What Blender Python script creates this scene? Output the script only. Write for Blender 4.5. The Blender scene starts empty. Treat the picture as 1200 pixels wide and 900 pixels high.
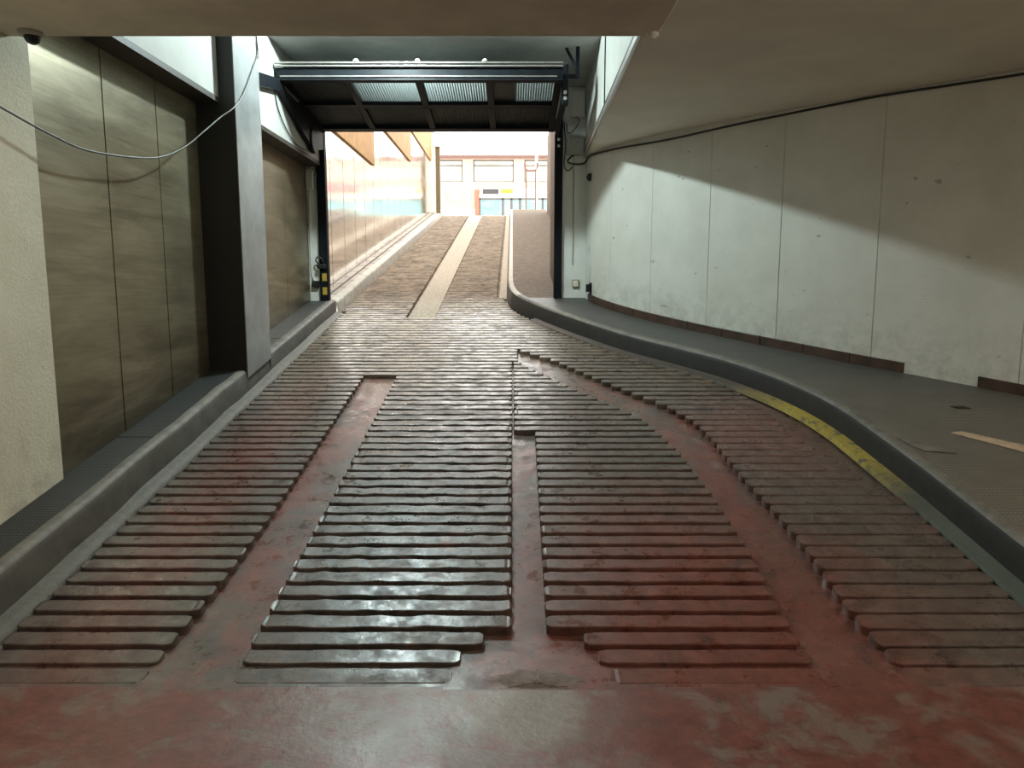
import bpy, bmesh, math, random
from mathutils import Vector
random.seed(7)
C = bpy.context.scene.collection
SL, Y0 = .171, 2.785                      # ramp gradient and the line where it starts
YC = 25.6                                 # crest of the ramp
ZS = SL * (YC - Y0)                       # street level
YG = 10.0                                 # plane of the gate


def zr(y):
    if y <= Y0: return 0.0
    if y >= YC: return ZS
    return SL * (y - Y0)


def lerp_table(tab, y):
    if y <= tab[0][0]: return tab[0][1]
    for (a, va), (b, vb) in zip(tab, tab[1:]):
        if y <= b: return va + (vb - va) * (y - a) / (b - a)
    return tab[-1][1]


def smooth(pts, n=6):
    """Catmull-Rom through 2-D or 3-D points."""
    P = [Vector(p) for p in pts]; out = []
    for i in range(len(P) - 1):
        a = P[max(0, i - 1)]; b = P[i]; c = P[i + 1]; d = P[min(len(P) - 1, i + 2)]
        for k in range(n):
            t = k / n
            out.append(.5 * ((2 * b) + (c - a) * t + (2 * a - 5 * b + 4 * c - d) * t * t + (3 * b - a - 3 * c + d) * t ** 3))
    out.append(P[-1]); return out


# ------------------------------------------------------------------ materials
class NT:
    def __init__(s, name):
        s.m = bpy.data.materials.new(name); s.m.use_nodes = True
        s.t = s.m.node_tree; s.b = s.t.nodes['Principled BSDF']; s.out = s.t.nodes['Material Output']
        s.co = s.t.nodes.new('ShaderNodeTexCoord').outputs['Object']

    def n(s, kind, **kw):
        nd = s.t.nodes.new(kind)
        for k, v in kw.items(): setattr(nd, k, v)
        return nd

    def put(s, sock, v):
        if isinstance(v, bpy.types.NodeSocket): s.t.links.new(v, sock)
        elif isinstance(v, (tuple, list)) and len(v) == 3 and sock.type == 'RGBA': sock.default_value = (*v, 1)
        else: sock.default_value = v

    def mapping(s, scale=(1, 1, 1), rot=(0, 0, 0), loc=(0, 0, 0)):
        nd = s.n('ShaderNodeMapping'); s.t.links.new(s.co, nd.inputs[0])
        nd.inputs['Scale'].default_value = scale; nd.inputs['Rotation'].default_value = rot; nd.inputs['Location'].default_value = loc
        return nd.outputs[0]

    def noise(s, scale, detail=5, rough=.6, vec=None, dist=0):
        nd = s.n('ShaderNodeTexNoise'); s.put(nd.inputs['Vector'], vec or s.co)
        nd.inputs['Scale'].default_value = scale; nd.inputs['Detail'].default_value = detail
        nd.inputs['Roughness'].default_value = rough; nd.inputs['Distortion'].default_value = dist
        return nd.outputs['Fac']

    def ramp(s, fac, lo, hi, a=0., b=1.):
        nd = s.n('ShaderNodeMapRange', clamp=True); s.put(nd.inputs[0], fac)
        for i, v in zip((1, 2, 3, 4), (lo, hi, a, b)): nd.inputs[i].default_value = v
        return nd.outputs[0]

    def mix(s, fac, a, b):
        nd = s.n('ShaderNodeMix', data_type='RGBA')
        s.put(nd.inputs['Factor'], fac); s.put(nd.inputs[6], a); s.put(nd.inputs[7], b)
        return nd.outputs[2]

    def math(s, op, a, b=0.):
        nd = s.n('ShaderNodeMath', operation=op); s.put(nd.inputs[0], a); s.put(nd.inputs[1], b)
        return nd.outputs[0]

    def xyz(s):
        nd = s.n('ShaderNodeSeparateXYZ'); s.t.links.new(s.co, nd.inputs[0]); return nd.outputs

    def bump(s, h, strength=.3, dist=.01):
        nd = s.n('ShaderNodeBump'); s.put(nd.inputs['Height'], h)
        nd.inputs['Strength'].default_value = strength; nd.inputs['Distance'].default_value = dist
        s.t.links.new(nd.outputs[0], s.b.inputs['Normal'])

    def done(s, col, rough=.6, metal=0., spec=.5):
        s.put(s.b.inputs['Base Color'], col); s.put(s.b.inputs['Roughness'], rough)
        s.put(s.b.inputs['Metallic'], metal); s.b.inputs['Specular IOR Level'].default_value = spec
        return s.m


def plain(name, col, rough=.5, metal=0., var=.25, scale=14, bump=0., spec=.5):
    t = NT(name)
    c2 = tuple(max(0, c * (1 - var)) for c in col)
    f = t.ramp(t.noise(scale), .35, .65)
    if bump: t.bump(t.noise(scale * 6), bump, .004)
    return t.done(t.mix(f, c2, col), rough, metal, spec)


def ellipse(t, X, Y, cx, cy, rx, ry, soft=.35, wob=None):
    dx = t.math('DIVIDE', t.math('SUBTRACT', X, cx), rx); dy = t.math('DIVIDE', t.math('SUBTRACT', Y, cy), ry)
    d = t.math('SQRT', t.math('ADD', t.math('MULTIPLY', dx, dx), t.math('MULTIPLY', dy, dy)))
    if wob is not None: d = t.math('ADD', d, t.math('MULTIPLY', t.math('SUBTRACT', wob, .5), 1.6))
    return t.ramp(d, 1 - soft, 1 + soft, 1, 0)


def band(t, v, a, b, soft):
    return t.math('MULTIPLY', t.ramp(v, a - soft, a + soft), t.ramp(v, b - soft, b + soft, 1, 0))


RED = (.21, .062, .046); GREY = (.128, .098, .084); DARK = (.028, .025, .022)


def ramp_material(name, redness):
    t = NT(name); X, Y, Z = t.xyz()
    fine = t.noise(11, 7, .72); mid = t.noise(3.2, 7, .68, dist=.5); grit = t.noise(55, 5, .75)
    streak = t.noise(2.0, 6, .6, vec=t.mapping((1.3, .35, 1)))
    fac = t.math('ADD', t.math('MULTIPLY', streak, .5), t.math('MULTIPLY', mid, .5))
    red = t.ramp(fac, .58 - redness, .70 - redness)
    # the red paint is best kept at the foot of the right lane and beside the left kerb
    keep = t.math('ADD', t.math('MULTIPLY', ellipse(t, X, Y, .95, 3.0, .8, 1.3, .5, mid), 1.0),
                  t.math('MULTIPLY', ellipse(t, X, Y, -1.85, 4.2, .20, 2.8, .6, fine), .6))
    keep = t.math('ADD', keep, t.math('MULTIPLY', ellipse(t, X, Y, 1.85, 5.6, .5, .7, .6, fine), .7))
    red = t.math('MINIMUM', t.math('ADD', red, keep), 1.)
    grey = t.mix(t.ramp(fine, .33, .66), tuple(c * .50 for c in GREY), tuple(c * 1.15 for c in GREY))
    rd = t.mix(t.ramp(fine, .3, .7), tuple(c * .55 for c in RED), tuple(c * 1.15 for c in RED))
    col = t.mix(t.math('MULTIPLY', red, .85), grey, rd)
    # bare pale concrete towards and outside the gate
    out = t.ramp(t.math('ADD', Y, t.math('MULTIPLY', t.math('SUBTRACT', mid, .5), 7.)), 6.2, 10.5)
    pale = t.mix(t.ramp(t.math('ADD', t.math('MULTIPLY', mid, .5), t.math('MULTIPLY', fine, .5)), .40, .60), (.090, .062, .040), (.30, .230, .158))
    col = t.mix(out, col, pale)
    # black oil and rubber stains in the middle lane
    stain = t.math('MULTIPLY', ellipse(t, X, Y, -.62, 4.3, .5, 1.7, .5, mid), t.ramp(t.noise(6.5, 8, .78, dist=.6), .46, .54))
    wear = t.ramp(t.noise(4.2, 9, .76, dist=.3), .56, .66)
    col = t.mix(t.math('MULTIPLY', stain, .9), col, DARK)
    col = t.mix(t.math('MULTIPLY', wear, .75), col, DARK)
    col = t.mix(t.math('MULTIPLY', t.ramp(grit, .52, .70), .45), col, DARK)
    t.bump(t.math('ADD', t.math('MULTIPLY', fine, .7), t.math('MULTIPLY', grit, .3)), .24, .010)
    return t.done(col, t.math('ADD', t.ramp(t.noise(8, 8, .78), .36, .64, .17, .62), t.ramp(Y, 9.6, 11.5, 0, .45)), 0, .55)


M = {}
M['ramp'] = ramp_material('ramp_rib_paint', 0.0)
M['channel'] = ramp_material('channel_paint', .16)


def floor_material():
    t = NT('red_floor_paint'); X, Y, Z = t.xyz()
    mid = t.noise(3., 7, .68, dist=.5); fine = t.noise(12, 6, .7)
    col = t.mix(t.ramp(fine, .3, .7), tuple(c * .45 for c in RED), tuple(c * .95 for c in RED))
    g = t.ramp(mid, .48, .58)
    g = t.math('MAXIMUM', t.math('MULTIPLY', g, .75), ellipse(t, X, Y, -.35, 2.62, .55, .30, .5, mid))
    g = t.math('MULTIPLY', g, t.ramp(t.noise(8, 8, .7), .38, .52))
    col = t.mix(g, col, (.17, .14, .12))
    cem = ellipse(t, X, Y, .06, 2.63, .22, .22, .25, fine)
    col = t.mix(cem, col, t.mix(t.noise(30, 5), (.13, .105, .085), (.30, .25, .21)))
    col = t.mix(t.math('MULTIPLY', t.ramp(t.noise(7, 7, .75), .62, .68), .8), col, (.05, .04, .035))
    t.bump(t.math('ADD', fine, t.math('MULTIPLY', cem, t.noise(28, 6, .7))), .35, .012)
    return t.done(col, t.ramp(mid, .3, .7, .30, .5), 0, .5)


M['floor'] = floor_material()


def gravel_material():
    t = NT('pale_gravel')
    v = t.n('ShaderNodeTexVoronoi'); v.inputs['Scale'].default_value = 26; t.put(v.inputs[0], t.co)
    sp = t.ramp(v.outputs['Distance'], .1, .6)
    col = t.mix(t.noise(20, 5, .8), (.34, .29, .21), (.62, .55, .44))
    t.bump(sp, .6, .012)
    return t.done(t.mix(t.math('MULTIPLY', sp, .45), col, (.16, .13, .1)), .8)


M['gravel'] = gravel_material()


def steel(name, col, rough, smear, mirror=False):
    t = NT(name); X, Y, Z = t.xyz()
    sm = t.noise(1.6, 6, .65, vec=t.mapping((1, .55, 3.0), rot=(.12, 0, 0)), dist=.6)
    br = t.noise(7, 3, .6, vec=t.mapping((1, .25, 9)))
    f = t.math('ADD', t.math('MULTIPLY', sm, .75), t.math('MULTIPLY', br, .25))
    c = t.mix(t.ramp(f, .38, .64), tuple(x * (1 - smear) for x in col), col)
    if not mirror:                                   # unevenly browner and darker towards the foot of the panels
        low = t.math('SUBTRACT', Z, t.math('MULTIPLY', t.math('SUBTRACT', Y, Y0), SL))
        d = t.ramp(t.math('ADD', low, t.math('MULTIPLY', t.math('SUBTRACT', sm, .5), .9)), .2, .75, .75, 0)
        c = t.mix(d, c, (.07, .045, .022))
    if mirror: t.bump(br, .04, .004)
    return t.done(c, t.ramp(f, .3, .7, rough, rough + .14), 1. if mirror else .68)


M['steel'] = steel('brushed_steel', (.40, .345, .235), .30, .45)
M['pillar_steel'] = plain('grey_steel', (.36, .37, .37), .36, .35, .3, 4)
M['mirror_steel'] = steel('polished_steel', (.93, .90, .86), .05, .08, True)


def wall_paint():
    t = NT('white_wall_paint')
    f = t.noise(2.2, 6, .6); g = t.noise(9, 5, .7)
    col = t.mix(t.ramp(f, .3, .7), (.60, .595, .54), (.70, .70, .645))
    sc = t.ramp(t.noise(5.5, 3, .5, vec=t.mapping((1, 1, 1.7), rot=(.4, .3, 0))), .71, .735)
    col = t.mix(t.math('MULTIPLY', sc, .55), col, (.18, .16, .14))
    X, Y, Z = t.xyz()
    low = t.math('SUBTRACT', Z, t.math('MULTIPLY', t.math('SUBTRACT', Y, Y0), SL))
    dirt = t.math('MULTIPLY', t.ramp(low, .25, .75, 1, 0), t.ramp(g, .42, .72))
    col = t.mix(t.math('MULTIPLY', dirt, .5), col, (.22, .20, .17))
    t.bump(t.math('ADD', t.noise(22, 5, .7), t.noise(70, 3, .6)), .35, .006)
    return t.done(col, .55, 0, .4)


M['wall'] = wall_paint()


def cream():
    t = NT('cream_plaster')
    f = t.noise(3, 6, .65)
    col = t.mix(t.ramp(f, .3, .7), (.72, .69, .55), (.82, .79, .66))
    X, Y, Z = t.xyz()
    d = t.math('MULTIPLY', t.ramp(Z, .2, 1.1, 1, 0), t.ramp(t.noise(6, 6, .7), .45, .62))
    col = t.mix(t.math('MULTIPLY', d, .5), col, (.30, .24, .15))
    t.bump(t.noise(45, 6, .75), .8, .012)
    return t.done(col, .85, 0, .2)


M['cream'] = cream()
M['ceil'] = plain('ceiling_paint', (.80, .735, .63), .75, 0, .10, 2, .15, .2)
M['beam'] = plain('beam_paint', (.72, .655, .54), .8, 0, .18, 3, .2, .2)
M['void_ceil'] = plain('grey_ceiling', (.55, .56, .53), .8, 0, .2, 3, .2, .2)
M['white'] = plain('white_paint', (.70, .70, .66), .6, 0, .12, 3, .1, .3)
M['fascia'] = plain('fascia_paint', (.50, .50, .47), .6, 0, .12, 3, .1, .3)
M['seam'] = plain('seam_dark', (.05, .045, .04), .9)
M['soffit'] = plain('dark_brown_soffit', (.055, .043, .034), .6)
M['black_face'] = plain('black_paint', (.012, .011, .010), .55, 0, .3)
M['door_metal'] = plain('dark_blue_metal', (.009, .011, .014), .5, 0, .35, 9, .05, .1)
M['rail_metal'] = plain('galvanised_metal', (.50, .47, .45), .35, .8, .2, 20)
def translucent_sheet():
    t = NT('corrugated_sheet'); t.done((.34, .36, .36), .45)
    tr = t.n('ShaderNodeBsdfTranslucent'); tr.inputs[0].default_value = (.50, .55, .54, 1)
    mx = t.n('ShaderNodeMixShader'); mx.inputs[0].default_value = .7
    t.t.links.new(t.b.outputs[0], mx.inputs[1]); t.t.links.new(tr.outputs[0], mx.inputs[2]); t.t.links.new(mx.outputs[0], t.out.inputs[0])
    return t.m


M['corrugated'] = translucent_sheet()
M['dark_panel'] = plain('dark_sheet', (.026, .032, .034), .45, 0, .3, 6, 0, .2)
M['kerb'] = plain('kerb_concrete', (.105, .097, .085), .7, 0, .35, 7, .35)
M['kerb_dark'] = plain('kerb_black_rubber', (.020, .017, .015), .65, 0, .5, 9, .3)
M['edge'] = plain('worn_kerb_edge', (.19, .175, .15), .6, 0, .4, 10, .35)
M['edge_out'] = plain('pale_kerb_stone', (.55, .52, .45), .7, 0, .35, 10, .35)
M['black_plastic'] = plain('black_plastic', (.015, .015, .016), .4, 0, .2)
M['grey_plastic'] = plain('grey_plastic', (.42, .41, .37), .5, 0, .15)
M['white_plastic'] = plain('white_plastic', (.75, .74, .68), .45, 0, .1)
M['ochre'] = plain('yellowed_plastic', (.40, .31, .14), .5, 0, .2)
M['yellow'] = plain('hazard_yellow', (.55, .36, .05), .5, 0, .3)
M['cable'] = plain('black_cable', (.028, .026, .024), .5, 0, .2)
M['cable_grey'] = plain('grey_cable', (.12, .115, .105), .5, 0, .2)
M['skirting'] = plain('brown_tile', (.075, .042, .030), .4, 0, .45, 8)
M['timber'] = plain('orange_timber', (.50, .28, .10), .6, 0, .25, 5)
M['cement'] = plain('rough_cement', (.21, .15, .125), .6, 0, .45, 22, 1.)
M['paper'] = plain('beige_paper', (.55, .42, .30), .8)
M['pink'] = plain('pink_render', (.50, .32, .265), .85, 0, .12, 2)
M['pale'] = plain('pale_render', (.82, .78, .70), .85, 0, .06, 2)
M['cornice'] = plain('brown_cornice', (.16, .09, .075), .8)
M['win'] = plain('window_frame_grey', (.10, .10, .10), .5)
M['shop_red'] = plain('shop_red', (.70, .12, .07), .5)
M['red_sign'] = plain('red_sign', (.85, .16, .18), .5)
M['sign_yellow'] = plain('sign_yellow', (.85, .55, .03), .5)
M['sign_black'] = plain('sign_black', (.04, .04, .045), .5)
M['post'] = plain('olive_post', (.16, .115, .05), .6)
M['plaza'] = plain('pale_paving', (.62, .58, .52), .85, 0, .15, 2)
M['jamb'] = plain('dark_brown_jamb', (.07, .05, .035), .6)
M['brown_path'] = plain('brown_paving', (.15, .105, .066), .8, 0, .6, 12, .5)


def glass(name, col):
    t = NT(name)
    c = t.mix(t.ramp(t.noise(1.6, 5, .7), .4, .6), col, tuple(min(1, x * .55) for x in col))
    return t.done(c, .08, 0, .8)


M['glass_up'] = glass('window_glass', (.46, .46, .36))
M['glass_shop'] = glass('shop_glass', (.20, .40, .42))


def paver():
    t = NT('pavers')
    b = t.n('ShaderNodeTexBrick'); t.put(b.inputs[0], t.mapping((1, 1, 1), rot=(0, 0, math.pi / 2)))
    b.inputs['Scale'].default_value = 1.0; b.inputs['Brick Width'].default_value = .6; b.inputs['Row Height'].default_value = .16
    b.inputs['Mortar Size'].default_value = .02
    b.inputs['Color1'].default_value = (.40, .35, .29, 1); b.inputs['Color2'].default_value = (.30, .26, .22, 1); b.inputs['Mortar'].default_value = (.04, .035, .03, 1)
    t.bump(b.outputs['Fac'], -.5, .01)
    return t.done(b.outputs['Color'], .7)


M['paver'] = paver()


def studded(name, col, pitch, fade=False):
    t = NT(name); X, Y, Z = t.xyz(); k = 2 * math.pi / pitch
    a = t.math('SINE', t.math('MULTIPLY', t.math('ADD', X, Y), k * .7)); b = t.math('SINE', t.math('MULTIPLY', t.math('SUBTRACT', X, Y), k * .7))
    h = t.ramp(t.math('MULTIPLY', a, b), -.1, .5)
    c = t.mix(t.ramp(t.noise(3, 6, .65), .3, .7), tuple(x * .6 for x in col), col)
    c = t.mix(t.ramp(h, 0, 1, 0, 1), tuple(x * .32 for x in col), c)
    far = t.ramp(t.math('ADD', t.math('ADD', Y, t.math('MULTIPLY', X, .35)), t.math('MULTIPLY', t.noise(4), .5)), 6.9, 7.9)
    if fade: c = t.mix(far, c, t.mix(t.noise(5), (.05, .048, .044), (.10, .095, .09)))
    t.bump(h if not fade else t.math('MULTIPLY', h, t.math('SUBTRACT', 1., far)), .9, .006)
    return t.done(c, .5)


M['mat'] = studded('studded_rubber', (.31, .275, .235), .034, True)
M['mat_dark'] = studded('dark_studded_rubber', (.055, .055, .055), .030)
M['smooth_dark'] = plain('smooth_dark_concrete', (.07, .068, .064), .5, 0, .3, 5, .2)


def fillet():
    t = NT('kerb_joint_paint'); X, Y, Z = t.xyz()
    col = t.mix(t.noise(14, 6, .7), (.05, .046, .038), (.17, .155, .125))
    y = t.math('MULTIPLY', t.math('MULTIPLY', band(t, Y, 4.75, 6.4, .35), t.ramp(X, 1.5, 1.9)), t.ramp(t.noise(11, 7, .7), .36, .48))
    g = t.math('MULTIPLY', t.ramp(Y, 4.0, 4.6, 1, 0), t.ramp(X, 1.5, 1.9))
    col = t.mix(t.math('MULTIPLY', g, .5), col, (.16, .19, .16))
    col = t.mix(t.math('MULTIPLY', t.ramp(Y, 6.2, 6.8), t.ramp(X, -1.5, -1.0)), col, (.09, .07, .058))
    col = t.mix(y, col, t.mix(t.noise(20, 4), (.26, .19, .03), (.60, .45, .08)))
    t.bump(t.noise(30, 5, .7), .5, .01)
    return t.done(col, .6)


M['fillet'] = fillet()


def emit(name, col, strength):
    m = bpy.data.materials.new(name); m.use_nodes = True
    b = m.node_tree.nodes['Principled BSDF']
    b.inputs['Base Color'].default_value = (.9, .9, .9, 1)
    b.inputs['Emission Color'].default_value = (*col, 1); b.inputs['Emission Strength'].default_value = strength
    return m


M['tube_cool'] = emit('cool_tube', (.82, 1.0, .99), 2050)
M['tube_amber'] = emit('amber_tube', (1.0, .86, .66), 200)
M['tube_warm'] = emit('warm_tube', (1.0, .90, .76), 52)


# ------------------------------------------------------------------ mesh building
class MB:
    def __init__(s): s.v = []; s.f = []; s.mi = []

    def add(s, vs, fs, mi=0):
        b = len(s.v); s.v += [tuple(p) for p in vs]
        for f in fs: s.f.append(tuple(b + i for i in f)); s.mi.append(mi)
        return s

    def quad(s, a, b, c, d, mi=0): return s.add([a, b, c, d], [(0, 1, 2, 3)], mi)

    def box(s, x0, x1, y0, y1, z0, z1, mi=0):
        v = [(x, y, z) for z in (z0, z1) for y in (y0, y1) for x in (x0, x1)]
        return s.add(v, [(0, 2, 3, 1), (4, 5, 7, 6), (0, 1, 5, 4), (2, 6, 7, 3), (1, 3, 7, 5), (0, 4, 6, 2)], mi)

    def bbox(s, x0, x1, y0, y1, z0, z1, r=.01, mi=0):
        """box with chamfered edges"""
        bm = bmesh.new(); bmesh.ops.create_cube(bm, size=1)
        for v in bm.verts:
            v.co = ((x0 + x1) / 2 + v.co.x * (x1 - x0), (y0 + y1) / 2 + v.co.y * (y1 - y0), (z0 + z1) / 2 + v.co.z * (z1 - z0))
        r = min(r, .45 * min(x1 - x0, y1 - y0, z1 - z0))
        bmesh.ops.bevel(bm, geom=bm.edges[:], offset=r, segments=2, affect='EDGES', profile=.5)
        bm.verts.index_update()
        s.add([v.co[:] for v in bm.verts], [tuple(v.index for v in f.verts) for f in bm.faces], mi); bm.free(); return s

    def slab_on_ramp(s, x0, x1, y0, y1, d0, d1, mi=0):
        """box whose bottom and top follow the ramp, d0..d1 above it"""
        v = [(x, y, zr(y) + d) for d in (d0, d1) for y in (y0, y1) for x in (x0, x1)]
        return s.add(v, [(0, 2, 3, 1), (4, 5, 7, 6), (0, 1, 5, 4), (2, 6, 7, 3), (1, 3, 7, 5), (0, 4, 6, 2)], mi)

    def prism_y(s, poly, y0, y1, mi=0):
        """polygon in (x, z) extruded along y"""
        n = len(poly); v = [(x, y0, z) for x, z in poly] + [(x, y1, z) for x, z in poly]
        f = [tuple(range(n)), tuple(range(2 * n - 1, n - 1, -1))] + [(i, n + i, n + (i + 1) % n, (i + 1) % n) for i in range(n)]
        return s.add(v, f, mi)

    def prism_x(s, poly, x0, x1, mi=0):
        """polygon in (y, z) extruded along x"""
        n = len(poly); v = [(x0, y, z) for y, z in poly] + [(x1, y, z) for y, z in poly]
        f = [tuple(range(n)), tuple(range(2 * n - 1, n - 1, -1))] + [(i, n + i, n + (i + 1) % n, (i + 1) % n) for i in range(n)]
        return s.add(v, f, mi)

    def bar(s, a, b, w, h, mi=0):
        a = Vector(a); b = Vector(b); d = (b - a).normalized()
        up = Vector((0, 0, 1)) if abs(d.z) < .95 else Vector((0, 1, 0))
        r = d.cross(up).normalized() * (w / 2); u = r.cross(d).normalized() * (h / 2)
        v = [p + i * r + j * u for p in (a, b) for i, j in ((-1, -1), (1, -1), (1, 1), (-1, 1))]
        return s.add(v, [(0, 1, 2, 3), (7, 6, 5, 4), (0, 4, 5, 1), (1, 5, 6, 2), (2, 6, 7, 3), (3, 7, 4, 0)], mi)

    def tube(s, pts, r, n=8, mi=0):
        P = [Vector(p) for p in pts]; vs = []; fs = []
        for i, p in enumerate(P):
            d = (P[min(i + 1, len(P) - 1)] - P[max(i - 1, 0)]).normalized()
            up = Vector((0, 0, 1)) if abs(d.z) < .9 else Vector((1, 0, 0))
            a = d.cross(up).normalized(); b = a.cross(d).normalized()
            vs += [p + r * (a * math.cos(2 * math.pi * k / n) + b * math.sin(2 * math.pi * k / n)) for k in range(n)]
        for i in range(len(P) - 1):
            fs += [(i * n + k, i * n + (k + 1) % n, (i + 1) * n + (k + 1) % n, (i + 1) * n + k) for k in range(n)]
        fs += [tuple(range(n - 1, -1, -1)), tuple((len(P) - 1) * n + k for k in range(n))]
        return s.add(vs, fs, mi)

    def lathe(s, prof, c, axis='z', n=20, mi=0):
        vs = []; fs = []
        for (r, h) in prof:
            for k in range(n):
                a = 2 * math.pi * k / n; u, w = r * math.cos(a), r * math.sin(a)
                vs.append({'z': (c[0] + u, c[1] + w, c[2] + h), 'y': (c[0] + u, c[1] + h, c[2] + w), 'x': (c[0] + h, c[1] + u, c[2] + w)}[axis])
        m = len(prof)
        for i in range(m - 1): fs += [(i * n + k, i * n + (k + 1) % n, (i + 1) * n + (k + 1) % n, (i + 1) * n + k) for k in range(n)]
        fs += [tuple(range(n)), tuple((m - 1) * n + k for k in range(n))]
        return s.add(vs, fs, mi)

    def build(s, name, mats, parent=None, smooth_deg=None):
        me = bpy.data.meshes.new(name); me.from_pydata(s.v, [], s.f)
        for m in (mats if isinstance(mats, (list, tuple)) else [mats]): me.materials.append(M[m])
        me.polygons.foreach_set('material_index', s.mi)
        bm = bmesh.new(); bm.from_mesh(me); bmesh.ops.recalc_face_normals(bm, faces=bm.faces[:])
        if smooth_deg:
            for f in bm.faces: f.smooth = True
            for e in bm.edges:
                if len(e.link_faces) == 2 and e.calc_face_angle(0) > math.radians(smooth_deg): e.smooth = False
        bm.to_mesh(me); bm.free(); me.update()
        o = bpy.data.objects.new(name, me); C.objects.link(o)
        if parent:
            o.parent = parent; bpy.context.view_layer.update(); o.matrix_parent_inverse = parent.matrix_world.inverted()
        return o


def struct(o): o['kind'] = 'structure'; return o


def tag(o, label, cat, group=None):
    o['label'] = label; o['category'] = cat
    if group: o['group'] = group
    return o


def thing(name, loc, label, cat, group=None):
    o = bpy.data.objects.new(name, None); C.objects.link(o); o.location = loc; o.empty_display_size = .1
    bpy.context.view_layer.update()
    return tag(o, label, cat, group)


# ------------------------------------------------------------------ plan curves (x as a function of y)
KERB = [(-8, 2.51), (2.0, 2.51), (3.5, 2.512), (4.24, 2.517), (4.63, 2.516), (5.19, 2.497), (5.5, 2.48), (5.83, 2.43), (6.1, 2.36), (6.43, 2.235), (6.9, 1.99),
        (7.30, 1.69), (7.64, 1.41), (7.95, 1.17), (8.31, .945), (8.76, .684), (9.25, .425), (9.62, .25), (10.0, .095), (10.4, -.01), (10.9, -.065), (11.6, -.082), (13, -.082), (25.6, -.075)]
WALL = [(-8, 5.9), (2.0, 5.9), (3.2, 5.75), (4.2, 5.35), (5.0, 4.78), (5.83, 4.06), (6.35, 3.55), (6.75, 3.14), (7.13, 2.79), (7.7, 2.27), (8.35, 1.72), (9.0, 1.30), (9.6, 1.04), (9.93, .97)]


def fine_table(tab, y0, y1, step):
    P = smooth([(y, x) for y, x in tab], 8)
    T = [(p[0], p[1]) for p in P]; n = int((y1 - y0) / step)
    return [(y0 + (y1 - y0) * i / n, lerp_table(T, y0 + (y1 - y0) * i / n)) for i in range(n + 1)]


KT = fine_table(KERB, -6, 25.6, .08)
WT = fine_table(WALL, -6, 9.93, .08)
kerb_x = lambda y: lerp_table(KT, y)
wall_x = lambda y: lerp_table(WT, y)
XL = -2.34                                 # left kerb face
XP = -2.68                                 # steel panels / left wall
HK = .20                                   # kerb height

# ------------------------------------------------------------------ floor and ramp
struct(MB().box(-2.9, 6.2, -6.2, Y0 + .02, -.4, 0).build('floor', 'floor'))

RU = [(2.78, 1.60), (2.9, 1.61), (3.0, 1.595), (3.33, 1.575), (3.9, 1.586), (4.28, 1.565), (4.74, 1.515), (5.27, 1.50), (5.6, 1.475), (5.85, 1.43), (6.2, 1.29), (6.5, 1.08), (6.98, .785), (7.3, .60), (7.577, .438), (7.8, .25), (8.02, .07)]
RL = [(2.78, 1.265), (3.33, 1.262), (3.85, 1.285), (4.53, 1.262), (5.31, 1.19), (5.95, 1.041), (6.24, .85), (6.72, .546), (7.27, .227), (7.577, .061), (8.1, .061)]
CL = [(2.78, -.255), (2.9, -.237), (2.974, -.218), (3.053, -.171), (3.12, -.10), (3.18, -.02), (3.22, 0), (6, 0)]
CR = [(2.78, .42), (2.9, .385), (2.996, .362), (3.094, .32), (3.161, .234), (3.22, .155), (6, .178)]
LL = [(2.78, -1.50), (3.1, -1.48), (3.6, -1.44), (4.2, -1.42), (8, -1.415)]
LR = [(2.78, -1.13), (3.1, -1.145), (4.5, -1.125), (8, -1.10)]


def channels(y):
    out = []
    if y < 7.07: out.append((lerp_table(LL, y), lerp_table(LR, y)))
    if y < 5.66: out.append((lerp_table(CL, y), lerp_table(CR, y)))
    if y < 8.02: out.append((lerp_table(RL, y), lerp_table(RU, y)))
    if y > 9.62: out.append((-1.375 - .006 * (y - 9.6), -1.004))
    if y > 11.0: out.append((-.215, kerb_x(y) + .02))
    if 5.66 <= y < 7.577: out.append((.004, .014))          # construction joint
    return sorted(out)


mb = MB()
GD = .044                                                    # groove depth


def base_off(y): return -GD * min(1, max(0, (y - 2.82) / .35)) - .002


ys = [Y0 - .02] + [Y0 + .02 + .1 * i for i in range(int((YC - Y0) / .1))] + [YC + .02]
NX = 26
vs = []; fs = []
for y in ys:
    a, b = XL - .04, kerb_x(y) + .10
    for i in range(NX + 1):
        x = a + (b - a) * i / NX
        vs.append((x, y, zr(y) + base_off(y)))
for j in range(len(ys) - 1):
    for i in range(NX):
        p = j * (NX + 1) + i; fs.append((p, p + 1, p + NX + 2, p + NX + 1))
mb.add(vs, fs, 0)
# the smooth red channels sunk between the ribs
for (ta, tb, y1) in ((LL, LR, 7.115), (CL, CR, 5.70), (RL, RU, 8.03)):
    yy = [Y0 - .02] + [Y0 + .02 + .05 * i for i in range(int((y1 - Y0) / .05))] + [y1]
    vs = []; fs = []
    for y in yy:
        for q in range(4):
            x = lerp_table(ta, y) - .02 + (lerp_table(tb, y) - lerp_table(ta, y) + .04) * q / 3
            vs.append((x, y, zr(y) + base_off(y) + .0022))
    for j in range(len(yy) - 1):
        for i in range(3): fs.append((j * 4 + i, j * 4 + i + 1, j * 4 + i + 5, j * 4 + i + 4))
    mb.add(vs, fs, 1)
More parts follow.
